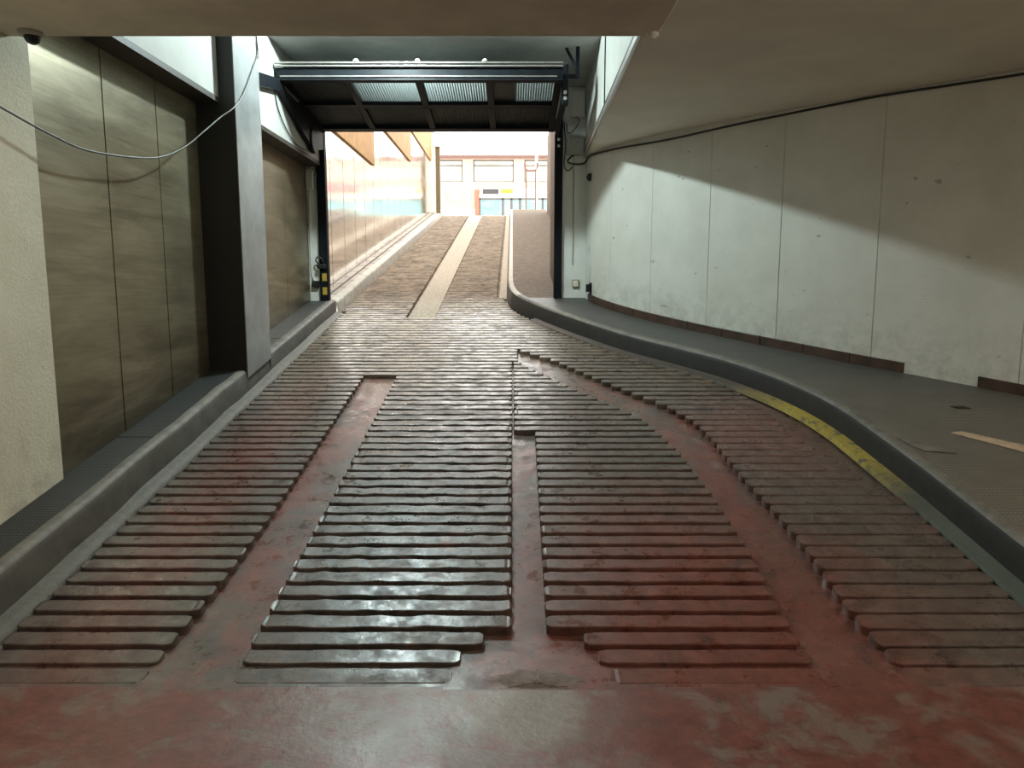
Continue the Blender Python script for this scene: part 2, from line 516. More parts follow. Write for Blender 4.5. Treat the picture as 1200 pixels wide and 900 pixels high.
# the two gravelled strips outside
for (xa, xb, y0) in ((-1.345, -1.012, 9.62), (-.185, -.078, 11.0)):
    yy = [y0 + .4 * i for i in range(int((YC - y0) / .4) + 1)] + [YC]
    vs = []; fs = []
    for y in yy:
        xa2 = xa - (.006 * (y - 9.6) if xa < -1 else 0)
        for x in (xa2, (xa2 + xb) / 2, xb): vs.append((x, y, zr(y) - .022))
    for j in range(len(yy) - 1):
        for i in range(2): fs.append((j * 3 + i, j * 3 + i + 1, j * 3 + i + 4, j * 3 + i + 3))
    mb.add(vs, fs, 2)

PITCH = .1225
y = 2.853; k = 0
rnd = random.Random(3)
while y < YC - .1:
    xl = XL + .10 + rnd.uniform(-.015, .015) if y < YG else XL + .05
    xr = kerb_x(y) - ((.10 if y < 9 else .045) + .26 * max(0, 1 - abs(y - 5.6) / 1.2))
    cuts = channels(y); segs = []; x0 = xl
    for a, b in cuts:
        if a > x0 + .05 and a < xr: segs.append((x0, a))
        if b > x0: x0 = b
    if xr - x0 > .06: segs.append((x0, xr))
    far = y > 11.5
    for (a, b) in segs:
        hw = .0445 if a < 1.2 or y > 7.9 else .0520
        L = b - a; step = .07 if y < 7.5 else (.14 if y < 11 else .45)
        R = .040
        near = [0, .004, .012, .024, R] if not far else [0, .03]
        xs = [a + d for d in near] + [a + R + (L - 2 * R) * i / max(1, int((L - 2 * R) / step)) for i in range(1, max(1, int((L - 2 * R) / step)))] + [b - d for d in reversed(near)]
        vs = []; rough = 0
        for x in xs:
            d = min(x - a, b - x)
            rf = 1 if d >= R else math.sqrt(max(.0, 1 - ((R - d) / R) ** 2))
            h = max(.004, hw * (.45 + .55 * rf))
            worn = 1.0
            if -1.15 < x < .05 and 3.2 < y < 6.5: worn = 2.2
            j1 = rnd.uniform(-.0022, .0022) * worn; j2 = rnd.uniform(-.0022, .0022) * worn; jz = rnd.uniform(-.0018, .0010) * worn
            yf, yb = y - h + j1, y + h + j2
            top = jz if d > .003 else -.012
            for (yy, dz) in ((yf - .001, -GD - .006), (yf, top - .006), (yf + .002, top - .0015), (yf + .006, top), (yb - .006, top), (yb - .002, top - .0015), (yb, top - .006), (yb + .001, -GD - .006)):
                z = (y - Y0) * SL + (yy - y) * SL + dz
                lo = zr(yy) + base_off(yy) - .004
                vs.append((x, yy, max(z, lo)))
        n = 8; fs = [tuple(range(n)), tuple((len(xs) - 1) * n + q for q in range(n))]
        for i in range(len(xs) - 1):
            for q in range(n - 1): fs.append((i * n + q, i * n + q + 1, (i + 1) * n + q + 1, (i + 1) * n + q))
        mb.add(vs, fs, 0)
    y += PITCH; k += 1
# broken cement hump at the foot of the middle channel
vs = []; fs = []; n = 36; rings = 8
for r in range(rings + 1):
    for i in range(n):
        a = 2 * math.pi * i / n; q = r / rings * (1 + .10 * math.sin(3 * a) + .06 * math.sin(7 * a + 1))
        x = .10 + .20 * q * math.cos(a); yy = 2.80 + .14 * q * max(-.2, math.sin(a))
        vs.append((x, yy, zr(yy) + base_off(yy) + .011 * (1 - min(1, r / rings) ** 2) - .002 + rnd.uniform(-.002, .002)))
for r in range(rings):
    for i in range(n): fs.append((r * n + i, r * n + (i + 1) % n, (r + 1) * n + (i + 1) % n, (r + 1) * n + i))
mb.add(vs, fs, 3)
struct(mb.build('ramp', ['ramp', 'channel', 'gravel', 'cement'], smooth_deg=9))

# ------------------------------------------------------------------ kerbs and walkways


def kerb_strip(ysamp, xf, sgn, prof, mb, mi_of):
    """sweep a profile (offset away from the lane, height) along a kerb line"""
    n = len(prof); vs = []; fs = []; ms = []
    pts = [Vector((xf(y), y)) for y in ysamp]
    for i, p in enumerate(pts):
        d = (pts[min(i + 1, len(pts) - 1)] - pts[max(0, i - 1)]).normalized()
        nr = Vector((d.y, -d.x)) * sgn
        for (o, h) in prof:
            q = p + nr * o
            vs.append((q.x, q.y, zr(p.y) + h + (zr(q.y) - zr(p.y)) * (1 if h > .05 else 0)))
    for i in range(len(pts) - 1):
        for q in range(n - 1):
            fs.append((i * n + q, i * n + q + 1, (i + 1) * n + q + 1, (i + 1) * n + q)); ms.append(mi_of(q, ysamp[i]))
    b = len(mb.v); mb.v += vs; mb.f += [tuple(b + i for i in f) for f in fs]; mb.mi += ms
    return mb


PROF = [(0, -.06), (.004, .02), (.018, .15), (.026, .178), (.040, .194), (.062, HK), (.095, HK)]
ysr = [y for y, x in KT if y > -5 and y < 25.6] + [25.6]
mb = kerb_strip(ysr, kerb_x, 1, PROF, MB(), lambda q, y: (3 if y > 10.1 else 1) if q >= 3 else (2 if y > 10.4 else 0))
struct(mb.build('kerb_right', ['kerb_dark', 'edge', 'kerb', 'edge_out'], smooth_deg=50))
ysl = [1.0 + .25 * i for i in range(25)] + [7.2]
ya = [1.0, 2, 2.6, Y0] + [Y0 + .25 * i for i in range(1, 15)] + [6.50, 6.56]
wob = lambda y: XL + .006 * math.sin(5 * y) + .004 * math.sin(13 * y + 1)
mb = kerb_strip(ya, wob, -1, PROF, MB(), lambda q, y: 1 if q >= 3 else 0)
mb.add([(XL - .1, 6.56, zr(6.56) - .06), (XL - .02, 6.56, zr(6.56) - .06), (XL - .02, 6.56, zr(6.56) + .15), (XL - .06, 6.56, zr(6.56) + HK), (XL - .1, 6.56, zr(6.56) + HK)], [(0, 1, 2, 3, 4)])
PROF2 = [(0, -.06), (.0, .02), (.010, .13), (.016, .150), (.03, .162), (.05, .165), (.095, .165)]
yb = [6.56 + .25 * i for i in range(14)] + [YG]
kerb_strip(yb, lambda y: XL - .015, -1, PROF2, mb, lambda q, y: 1 if q >= 3 and y > 7.1 else 0)
yc = [YG + .4 * i for i in range(39)] + [25.6]
PROF3 = [(0, -.06), (.0, .10), (.006, .125), (.02, .138), (.05, .14), (.12, .14)]
kerb_strip(yc, lambda y: XL, -1, PROF3, mb, lambda q, y: 2 if q >= 2 else 2)
struct(mb.build('kerb_left', ['kerb', 'edge', 'edge_out'], smooth_deg=50))

# paint and mortar at the foot of the kerbs
FP = [(-.085, -.034), (-.075, .000), (-.045, .007), (.006, .022)]
mb = kerb_strip([y for y in ysr if y > Y0 + .1 and y < 9.6], kerb_x, 1, FP, MB(), lambda q, y: 0)
kerb_strip([Y0 + .1 + .15 * i for i in range(48)], lambda y: XL + .006 * math.sin(4 * y), -1, [(-.085 , -.034), (-.07, -.004), (-.03, .004), (.006, .018)], mb, lambda q, y: 0)
struct(mb.build('kerb_joint_strip', 'fillet', smooth_deg=60))

# walkways
mb = MB()
yw = [-5.5, 0, Y0] + [Y0 + .1 * i for i in range(1, 72)] + [9.93]
NW = 10
vs = []; fs = []; ms = []
def kin(y):                                                   # inner edge of the kerb top, seen along x
    s = (kerb_x(y + .05) - kerb_x(y - .05)) / .1
    return kerb_x(y) + .088 * math.sqrt(1 + s * s)
for y in yw:
    a, b = kin(y), wall_x(y) + .03
    for i in range(NW + 1): vs.append((a + (b - a) * i / NW, y, zr(y) + HK - .001))
for j in range(len(yw) - 1):
    for i in range(NW):
        p = j * (NW + 1) + i; fs.append((p, p + 1, p + NW + 2, p + NW + 1))
        ms.append(0)
b0 = len(mb.v); mb.v += vs; mb.f += fs; mb.mi += ms
yu = [9.93 + .3 * i for i in range(53)]
yu = [y for y in yu if y < YC] + [YC]
vs = []; fs = []
for y in yu:
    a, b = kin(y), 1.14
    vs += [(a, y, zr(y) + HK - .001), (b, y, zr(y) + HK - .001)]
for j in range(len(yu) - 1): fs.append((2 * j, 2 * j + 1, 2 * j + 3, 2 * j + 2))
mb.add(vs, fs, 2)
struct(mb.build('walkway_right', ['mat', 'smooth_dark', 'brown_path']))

mb = MB()
for (y0, y1, d, mi) in ((-5.5, Y0, HK, 0), (Y0, 4.95, HK, 0), (4.96, 6.56, HK, 0), (6.56, 7.85, .165, 1), (7.86, 9.9, .165, 1), (9.9, YC, .14, 2)):
    mb.slab_on_ramp(-2.72, XL - .085, y0, y1, -.3, d - .001, mi)
struct(mb.build('walkway_left', ['mat_dark', 'smooth_dark', 'paver']))

# ------------------------------------------------------------------ left wall
struct(MB().box(-3.0, -2.66, -6.2, 4.29, -.2, 3.3).build('wall_left', 'cream'))
mb = MB()
mb.box(-3.0, XP - .025, 4.29, 9.95, 0, 4.6)                   # dark backing behind the steel panels
struct(mb.build('wall_left_backing', 'seam'))
PB = [(4.298, 5.055, 'brushed steel wall panel beside the cream plaster wall'), (5.070, 5.802, 'brushed steel wall panel in the middle of the three beside the dark pillar'),
      (5.817, 6.475, 'brushed steel wall panel with a pale light patch, nearest the black pillar face')]
for i, (a, b, lab) in enumerate(PB):
    m_ = MB(); m_.prism_x([(a, zr(a) + HK), (b, zr(b) + HK), (b, 3.13), (a, 3.13)], XP - .024, XP)
    tag(m_.build('steel_wall_panel', 'steel'), lab, 'wall panel', 'brushed steel panels along the ramp')
m_ = MB(); m_.prism_x([(6.484, zr(6.48) + HK), (6.55, zr(6.55) + HK), (6.55, 3.13), (6.484, 3.13)], XP - .024, XP - .004)
tag(m_.build('steel_wall_panel', 'steel'), 'narrow steel edge strip between the last panel and the black pillar face', 'wall panel', 'brushed steel panels along the ramp')
for a, b, lab in ((7.21, 8.93, 'steel wall panel just beyond the pillar, lit pale at its near half'), (8.94, 9.94, 'steel wall panel in shade between the pillar and the gate wall')):
    m_ = MB(); m_.prism_x([(a, zr(a) + .165), (b, zr(b) + .165), (b, 3.15), (a, 3.15)], XP - .024, XP)
    tag(m_.build('steel_wall_panel', 'steel'), lab, 'wall panel', 'brushed steel panels along the ramp')
# fascia over the panels: white face, dark soffit
mb = MB()
for (y0, y1) in ((4.1, 6.56), (7.19, 9.95)):
    mb.box(-2.95, -2.485, y0, y1, 3.14, 4.6, 0)
    mb.box(-2.95, -2.478, y0, y1, 3.12, 3.165, 1)
struct(mb.build('wall_left_fascia', ['fascia', 'soffit']))
# pillar: black face to the camera, steel faced towards the lane
mb = MB()
v0, v1 = zr(6.56), zr(7.2)
mb.add([(-2.9, 6.55, .3), (-2.352, 6.55, .3), (-2.352, 6.55, 4.5), (-2.9, 6.55, 4.5), (-2.9, 7.2, .3), (-2.352, 7.2, .3), (-2.352, 7.2, 4.5), (-2.9, 7.2, 4.5)],
       [(0, 1, 2, 3), (5, 4, 7, 6), (4, 0, 3, 7), (3, 2, 6, 7)], 0)
mb.prism_x([(6.553, v0 + .13), (7.197, v1 + .13), (7.197, 4.5), (6.553, 4.5)], -2.36, -2.345, 1)
struct(mb.build('pillar', ['black_face', 'pillar_steel']))

# ------------------------------------------------------------------ gate wall and right wall
mb = MB()
mb.box(-2.9, -2.53, 9.95, 10.2, .8, 4.4)
mb.box(.65, 1.2, 9.93, 10.2, .8, 4.4)
mb.box(-2.53, .65, 10.0, 10.2, 3.66, 4.4)
mb.box(.60, 1.14, 10.2, 11.9, .8, 4.6, 1)                     # jamb outside the gate
struct(mb.build('wall_gate', ['white', 'jamb']))

SEAM = [9.2, 8.55, 7.93, 7.33, 6.66, 5.86, 5.0, 4.0]          # y of the vertical joints
mb = MB()
edges = [9.93] + SEAM + [2.6, 0, -6]
for a, b in zip(edges, edges[1:]):
    nn = max(2, int(abs(a - b) / .1)); vs = []; fs = []
    for i in range(nn + 1):
        y = (a - .0025) + (b - a + .005) * i / nn
        vs += [(wall_x(y), y, zr(y) + .1), (wall_x(y), y, 3.30)]
    for i in range(nn): fs.append((2 * i, 2 * i + 1, 2 * i + 3, 2 * i + 2))
    # turned-in joint edges
    for y, q in ((a - .0025, 0), (b + .0025, 2 * nn)):
        b1 = len(vs); vs += [(wall_x(y) + .02, y, zr(y) + .1), (wall_x(y) + .02, y, 3.30)]; fs.append((q, q + 1, b1 + 1, b1))
    mb.add(vs, fs, 0)
vs = []; fs = []
yy = [9.95 - .15 * i for i in range(107)]
for y in yy: vs += [(wall_x(y) + .018, y, zr(y)), (wall_x(y) + .018, y, 3.30), (wall_x(y) + .25, y, zr(y)), (wall_x(y) + .25, y, 3.30)]
for i in range(len(yy) - 1): fs += [(4 * i, 4 * i + 1, 4 * i + 5, 4 * i + 4), (4 * i + 2, 4 * i + 3, 4 * i + 7, 4 * i + 6)]
mb.add(vs, fs, 1)
struct(mb.build('wall_right', ['wall', 'cable_grey'], smooth_deg=40))

# skirting tiles along the right wall, with a missing stretch
mb = MB()
def skirt(ya, yb, mb):
    y = ya; 
    while y > yb + .05:
        y2 = max(yb, y - .33)
        n = 5; vs = []
        for i in range(n + 1):
            q = y - .004 + (y2 - y + .008) * i / n
            vs += [(wall_x(q) - .016, q, zr(q) + HK), (wall_x(q) - .016, q, zr(q) + HK + .085), (wall_x(q) - .012, q, zr(q) + HK + .09), (wall_x(q) + .01, q, zr(q) + HK + .09), (wall_x(q) + .01, q, zr(q) + HK)]
        fs = [(0, 1, 2, 3, 4), tuple(n * 5 + i for i in range(5))]
        for i in range(n):
            for q in range(4): fs.append((i * 5 + q, i * 5 + q + 1, i * 5 + q + 6, i * 5 + q + 5))
        mb.add(vs, fs); y = y2
skirt(9.75, 6.46, mb); skirt(6.06, 4.2, mb)
struct(mb.build('baseboard_right', 'skirting'))
struct(MB().box(-3, 6.2, -6.3, -6.1, -.2, 3.5).build('wall_back', 'cream'))

# ------------------------------------------------------------------ ceilings
EA, EB = .83, .95                                             # left edge of the low right-hand ceiling
vs = [(EA, 4.1, 3.234), (6.3, 4.1, 3.234), (6.3, 5.16, 3.234), (6.3, 10.0, 3.234), (EB, 10.0, 3.234), (EA + .025, 5.16, 3.234)]
mb = MB()
mb.add(vs, [(0, 1, 2, 5), (5, 2, 3, 4)])
mb.box(-3.0, 6.3, -6.3, 4.12, 3.226, 3.5)
mb.box(EA + .03, 6.3, 4.1, 5.16, 3.224, 3.3)
struct(mb.build('ceiling', 'ceil'))
struct(MB().bbox(-3.0, .775, 3.25, 4.15, 2.90, 4.7, .012).build('beam', 'beam'))
mb = MB().box(-3.0, 1.4, 7.92, 10.2, 4.10, 4.7)
mb.box(-3.0, 1.4, 4.1, 7.92, 4.37, 4.7)
struct(mb.build('ceiling_upper', 'void_ceil'))
mb = MB()
mb.add([(EA, 4.1, 3.234), (EB, 10, 3.234), (EB, 10, 4.6), (EA, 4.1, 4.6)], [(0, 1, 2, 3)])
mb.add([(EA + .2, 4.1, 3.3), (EB + .2, 10, 3.3), (EB + .2, 10, 4.6), (EA + .2, 4.1, 4.6)], [(0, 1, 2, 3)])
struct(mb.build('wall_right_fascia', 'fascia'))
mb = MB()
mb.bar((EA - .012, 4.14, 3.245), (EB - .012, 9.92, 3.245), .022, .045, 0)
mb.bar((EA - .012, 4.14, 3.285), (EB - .012, 9.92, 3.285), .018, .03, 1)
struct(mb.build('trim_1', ['rail_metal', 'soffit']))
mb = MB(); mb.bar((EA + .048, 7.35, 3.3), (EA + .048, 7.35, 4.1), .012, .012)
struct(mb.build('trim_2', 'seam'))

# ------------------------------------------------------------------ the gate: frame and raised door
zf = zr(YG) + HK
fr = thing('gate_frame', (-.94, YG, zr(YG)), 'dark blue-black steel frame around the garage exit', 'gate frame')
MB().bbox(-2.535, -2.42, 9.88, 9.99, zr(9.9) + .14, 3.56, .008).build('post', 'door_metal', fr)
p = MB().bbox(.55, .655, 9.88, 9.99, zr(9.9) + .18, 3.56, .008).build('post', 'door_metal', fr)
MB().bbox(-2.535, .655, 9.88, 9.99, 3.56, 3.70, .008).build('header', 'door_metal', fr)
for z in (1.46, 1.64):
    MB().bbox(-2.50, -2.44, 9.876, 9.885, z, z + .10, .002).build('hazard_band', 'yellow', fr)
lt = MB()
lt.bbox(-2.56, -2.44, 9.84, 9.88, 1.80, 1.86, .006); lt.tube(smooth([(-2.54, 9.86, 1.86), (-2.57, 9.85, 1.91), (-2.54, 9.84, 1.95), (-2.49, 9.84, 1.93), (-2.47, 9.85, 1.87)], 4), .01, 6)
lt.build('latch', 'black_plastic', fr)
for (px, z) in ((.60, 3.44), (.60, 3.36)):
    b_ = MB(); b_.lathe([(.018, -.012), (.018, 0), (.008, .006)], (px, 9.86, z), 'y', 10); b_.build('bolt', 'rail_metal', fr)

A, B = Vector((0, 8.17, 3.795)), Vector((0, 9.83, 3.575))      # near and far edge of the raised leaf
du = (B - A); LEN = du.length; du.normalize(); dn = Vector((0, du.z, -du.y))      # dn points down out of the leaf
if dn.z > 0: dn = -dn
def lp(x, t, d): return (x,) + tuple((A + du * (t * LEN) + dn * d).yz)
dr = thing('garage_door', (-.98, 9.1, 3.7), 'raised grey up-and-over garage door with corrugated panels under the ceiling', 'garage door')


def leafbox(x0, x1, t0, t1, d0, d1, mb=None, mi=0):
    mb = mb or MB()
    v = [lp(x, t, d) for d in (d0, d1) for t in (t0, t1) for x in (x0, x1)]
    return mb.add(v, [(0, 2, 3, 1), (4, 5, 7, 6), (0, 1, 5, 4), (2, 6, 7, 3), (1, 3, 7, 5), (0, 4, 6, 2)], mi)


XA, XB = -2.465, .53
leafbox(XA, XB, -.045, .0, -.03, .10).build('top_rail', 'door_metal', dr)
m_ = MB()
m_.bbox(XA, XB, 8.062, 8.092, 3.868, 3.886, .004); m_.build('bright_edge_strip', 'rail_metal', dr)
MB().bbox(XA, XB, 8.062, 8.092, 3.835, 3.853, .004).build('bright_edge_strip', 'rail_metal', dr)
MB().bbox(XA + .05, XB - .06, 8.072, 8.10, 3.735, 3.75, .004).build('bright_edge_strip', 'rail_metal', dr)
leafbox(XA, XB, .93, 1.0, -.02, .05).build('bottom_rail', 'door_metal', dr)
leafbox(XA, XA + .07, 0, 1, -.02, .05).build('side_rail', 'door_metal', dr)
leafbox(XB - .07, XB, 0, 1, -.02, .05).build('side_rail', 'door_metal', dr)
leafbox(XA, XB, .46, .525, -.015, .045).build('cross_rail', 'door_metal', dr)
RX = [-1.76, -1.0, -.24]
for x in RX:
    leafbox(x - .035, x + .035, 0, 1, -.015, .045).build('stile', 'door_metal', dr)
cells = [XA + .05] + RX + [XB - .05]
for i in range(4):
    for (t0, t1) in ((0, .48), (.5, .95)):
        x0, x1 = cells[i], cells[i + 1]
        if i == 3 and t0 == 0:
            leafbox(x0, x0 + .27, t0, t1, -.012, .004).build('plain_panel', 'dark_panel', dr); x0 += .27
        n = int((x1 - x0) / .007); vs = []; fs = []
        for q in range(n + 1):
            x = x0 + (x1 - x0) * q / n; d = .006 * (1 if (q // 2) % 2 else -1)
            vs += [lp(x, t0, d), lp(x, t1, d)]
        for q in range(n): fs.append((2 * q, 2 * q + 1, 2 * q + 3, 2 * q + 2))
        MB().add(vs, fs).build('corrugated_panel', 'dark_panel' if (i == 0 or t0 > 0) else 'corrugated', dr)
for x in (-1.62, -.98, -.28):
    c_ = MB(); c_.lathe([(.030, 0), (.028, .018), (.012, .03)], (x, 8.077, 3.886), 'z', 12); c_.build('roller_clip', 'white_plastic', dr)
# arms and counterweight gear
m_ = MB(); m_.bar((-2.44, 8.1, 3.70), (-2.36, 8.55, 3.60), .018, .018); m_.build('stay_rod', 'rail_metal', dr)
m_ = MB(); m_.prism_x([(8.12, 3.72), (9.8, 3.50), (9.8, 3.30), (9.35, 3.22), (8.9, 3.34), (8.12, 3.62)], -2.462, -2.41)
m_.lathe([(.15, -.03), (.16, -.02), (.16, .02), (.15, .03)], (-2.425, 9.35, 3.34), 'x', 24)
m_.prism_x([(7.24, 3.46), (7.24, 3.58), (8.2, 3.74), (8.2, 3.62)], -2.465, -2.42)
m_.build('counterweight_arm', 'door_metal', dr)
m_ = MB(); m_.bbox(.53, .60, 8.24, 8.36, 3.50, 3.90, .01); m_.bar((.565, 8.3, 3.60), (.565, 9.78, 3.50), .05, .10); m_.build('pivot_arm', 'door_metal', dr)
hg = MB(); hg.bar((.70, 8.30, 4.10), (.70, 8.30, 3.80), .04, .03); hg.bar((.58, 8.34, 4.10), (.70, 8.30, 3.86), .03, .03); hg.bar((.545, 8.30, 3.80), (.715, 8.30, 3.80), .035, .035)
hg.bbox(.56, .60, 8.27, 8.33, 3.80, 3.92, .006)
hg.build('ceiling_hanger', 'door_metal', dr)
for (yy, z) in ((8.24, 3.62), (8.24, 3.56)):
    b_ = MB(); b_.lathe([(.02, -.014), (.02, 0), (.01, .006)], (.565, yy, z), 'y', 10); b_.build('bolt', 'rail_metal', dr)

# ------------------------------------------------------------------ fittings on the walls


def wall_box(name, x0, x1, z0, z1, y, depth, mat, label, cat, lid=None, group=None, extra=None):
    o = thing(name, ((x0 + x1) / 2, y, z0), label, cat, group)
    MB().bbox(x0, x1, y - depth, y, z0, z1, .008).build('housing', mat, o)
    if lid:
        w = .012
        MB().bbox(x0 + w, x1 - w, y - depth - .008, y - depth, z0 + w, z1 - w, .004).build('cover', lid, o)
        for sx in (x0 + .022, x1 - .022):
            MB().lathe([(.006, -.005), (.006, 0)], (sx, y - depth - .008, z1 - .022), 'y', 8).build('screw', 'rail_metal', o)
    return o


wall_box('junction_box', .70, .93, 3.25, 3.47, 9.93, .09, 'grey_plastic', 'grey junction box on the white wall right of the gate, where the long cable starts', 'junction box', 'grey_plastic')
wall_box('switch_cabinet', .76, .935, 3.72, 4.04, 9.93, .10, 'white_plastic', 'pale switch cabinet high beside the top right corner of the raised door', 'cabinet', 'white_plastic')
o = wall_box('wall_socket', .795, .885, 1.555, 1.66, 9.93, .03, 'ochre', 'small yellowed wall socket low on the white wall right of the gate', 'socket')
MB().bbox(.808, .872, 9.89, 9.90, 1.57, 1.645, .004).build('face_plate', 'white_plastic', o)
m_ = MB()
for sx in (.832, .848): m_.lathe([(.004, -.003), (.004, 0)], (sx, 9.89, 1.607), 'y', 8)
m_.build('socket_hole', 'black_plastic', o)
o = wall_box('photocell', .955, 1.035, 1.50, 1.60, 9.70, .06, 'black_plastic', 'black photocell box at the near end of the right wall skirting', 'sensor')
MB().lathe([(.018, -.008), (.018, .002)], (.985, 9.64, 1.55), 'y', 12).build('lens', 'dark_panel', o)
MB().bbox(1.0, 1.035, 9.64, 9.75, 1.42, 1.62, .006).build('bracket', 'black_plastic', o)
o = wall_box('photocell', -2.645, -2.555, 1.555, 1.645, 9.95, .06, 'black_plastic', 'black photocell box low on the narrow white wall left of the gate', 'sensor')
MB().lathe([(.018, -.008), (.018, .002)], (-2.60, 9.89, 1.60), 'y', 12).build('lens', 'dark_panel', o)
o = wall_box('junction_box', -2.672, -2.572, 2.82, 3.06, 9.95, .08, 'white_plastic', 'white junction box on the narrow wall left of the gate', 'junction box', 'grey_plastic')
y_ = 9.72
o = thing('wall_siren', (wall_x(y_) - .01, y_, 2.93), 'small round black siren on the white wall below the long cable', 'siren')
m_ = MB(); m_.lathe([(.05, 0), (.05, -.02), (.042, -.04), (.02, -.05)], (wall_x(y_), y_, 2.95), 'x', 18); m_.build('housing', 'black_plastic', o)
m_ = MB(); m_.lathe([(.018, -.056), (.016, -.049)], (wall_x(y_), y_, 2.95), 'x', 12); m_.build('grille', 'dark_panel', o)

o = thing('security_camera', (-2.50, 4.05, 2.90), 'small dark dome camera under the beam near the cream wall', 'camera')
MB().lathe([(.058, 0), (.058, -.014), (.048, -.026)], (-2.50, 4.06, 2.90), 'z', 24).build('base', 'grey_plastic', o)
d_ = MB(); d_.lathe([(.040, -.024), (.039, -.036), (.034, -.049), (.025, -.059), (.012, -.065), (.002, -.066)], (-2.49, 4.06, 2.90), 'z', 24); d_.build('dome', 'black_plastic', o, 60)
o = thing('ceiling_sensor', (.735, 4.08, 2.90), 'small white round sensor under the right end of the beam', 'sensor')
MB().lathe([(.032, 0), (.032, -.012), (.026, -.02)], (.735, 4.09, 2.90), 'z', 20).build('base', 'white_plastic', o)
MB().lathe([(.020, -.02), (.016, -.028), (.004, -.031)], (.735, 4.09, 2.90), 'z', 20).build('cap', 'white_plastic', o)


def cable(name, pts, r, mat, label, n=8):
    return tag(MB().tube(smooth(pts, n), r, 8).build(name, mat, None, 60), label, 'cable')


cable('hanging_cable', [(-2.62, 3.612, 2.548), (-2.6, 3.924, 2.493), (-2.58, 4.306, 2.429), (-2.56, 4.694, 2.403), (-2.54, 5.428, 2.487), (-2.52, 5.885, 2.638), (-2.46, 6.162, 2.819), (-2.41, 6.36, 2.96), (-2.345, 6.52, 3.08), (-2.328, 6.735, 3.25), (-2.334, 7.005, 3.527), (-2.337, 7.16, 3.73), (-2.343, 7.12, 4.1)],
      .0065, 'cable_grey', 'thin grey cable sagging across the steel panels to the pillar')
pts = [(.80, 9.90, 3.26), (.72, 9.88, 3.18), (.78, 9.87, 3.14), (.93, 9.88, 3.15)]
for i, yq in enumerate([9.7, 9.3, 8.9, 8.5, 8.2, 7.9, 7.6, 7.35, 7.1, 6.7, 6.3, 5.9, 5.5, 5.0, 4.4]):
    pts.append((wall_x(yq) - .022, yq, 3.205 - .055 * math.exp(-((yq - 8.3) / .55) ** 2) + .008 * math.sin(4 * yq)))
cable('ceiling_cable', pts, .011, 'cable', 'long black cable running along the top of the right wall')
cable('conduit', [(.80, 9.922, 3.25), (.802, 9.922, 2.6), (.80, 9.922, 1.85)], .008, 'grey_plastic', 'thin pale conduit running down the wall from the grey junction box')
cable('sensor_cable', [(1.012, 9.71, 1.62), (1.012, 9.72, 1.9), (1.00, 9.76, 2.08)], .006, 'cable', 'short dark cable rising from the black photocell right of the gate')
cable('sensor_cable', [(-2.60, 9.93, 1.64), (-2.645, 9.93, 1.75), (-2.65, 9.93, 2.3), (-2.64, 9.93, 2.82)], .010, 'white_plastic', 'white cable between the white junction box and the black photocell left of the gate')
cable('looped_cable', [(-2.62, 9.85, 3.075), (-2.58, 9.82, 3.11), (-2.53, 9.80, 3.09), (-2.52, 9.80, 3.02), (-2.555, 9.85, 2.98)], .006, 'cable', 'black cable looping beside the white junction box')
cable('looped_cable', [(-2.474, 8.05, 3.70), (-2.472, 8.15, 3.45), (-2.47, 8.45, 3.27), (-2.47, 8.8, 3.19), (-2.47, 9.15, 3.19)], .007, 'cable', 'black cable looping down the white fascia under the raised door')
cable('looped_cable', [(.70, 9.86, 3.64), (.72, 9.86, 3.52), (.80, 9.84, 3.56), (.86, 9.86, 3.68), (.80, 9.86, 3.73)], .006, 'cable', 'tangled black wire below the pale switch cabinet')
cable('looped_cable', [(.66, 9.80, 3.64), (.675, 9.76, 3.45), (.68, 9.78, 3.3), (.67, 9.84, 3.12), (.72, 9.86, 3.05), (.78, 9.86, 3.1)], .008, 'cable', 'black wire dropping from the raised door past the grey junction box')
cable('pillar_cable', [(-2.338, 7.05, 4.1), (-2.335, 7.1, 3.95), (-2.336, 7.17, 3.70), (-2.40, 7.25, 3.55)], .006, 'cable', 'black cable at the top of the pillar edge')


def batten(name, x, y, z, ln, mat, label):
    o = thing(name, (x, y, z), label, 'ceiling lamp')
    MB().bbox(x - .05, x + .05, y - ln / 2, y + ln / 2, z - .035, z, .006).build('housing', 'white_plastic', o)
    MB().tube([(x, y - ln / 2 + .03, z - .062), (x, y + ln / 2 - .03, z - .062)], .022, 12).build('tube', mat, o)
    for s_ in (-1, 1): MB().bbox(x - .03, x + .03, y + s_ * ln / 2 - .02, y + s_ * ln / 2 + .02, z - .09, z - .02, .004).build('socket', 'white_plastic', o)
    return o


o = thing('bulkhead_lamp', (-1.22, 7.36, 4.37), 'cool white globe lamp on the high ceiling in front of the raised door', 'ceiling lamp')
MB().lathe([(.09, 0), (.09, -.02), (.065, -.03)], (-1.22, 7.36, 4.37), 'z', 24).build('base', 'white_plastic', o)
MB().lathe([(.02, -.03), (.055, -.045), (.062, -.075), (.052, -.11), (.03, -.13), (.004, -.138)], (-1.22, 7.36, 4.37), 'z', 24).build('globe', 'tube_cool', o, 60)
batten('tube_lamp', -1.5, 2.45, 3.226, 1.5, 'tube_warm', 'warm tube lamp on the low ceiling behind the beam, near the cream wall')
batten('tube_lamp', 4.6, 1.5, 3.226, 1.5, 'tube_amber', 'warm tube lamp on the low ceiling behind the beam, over the right walkway')

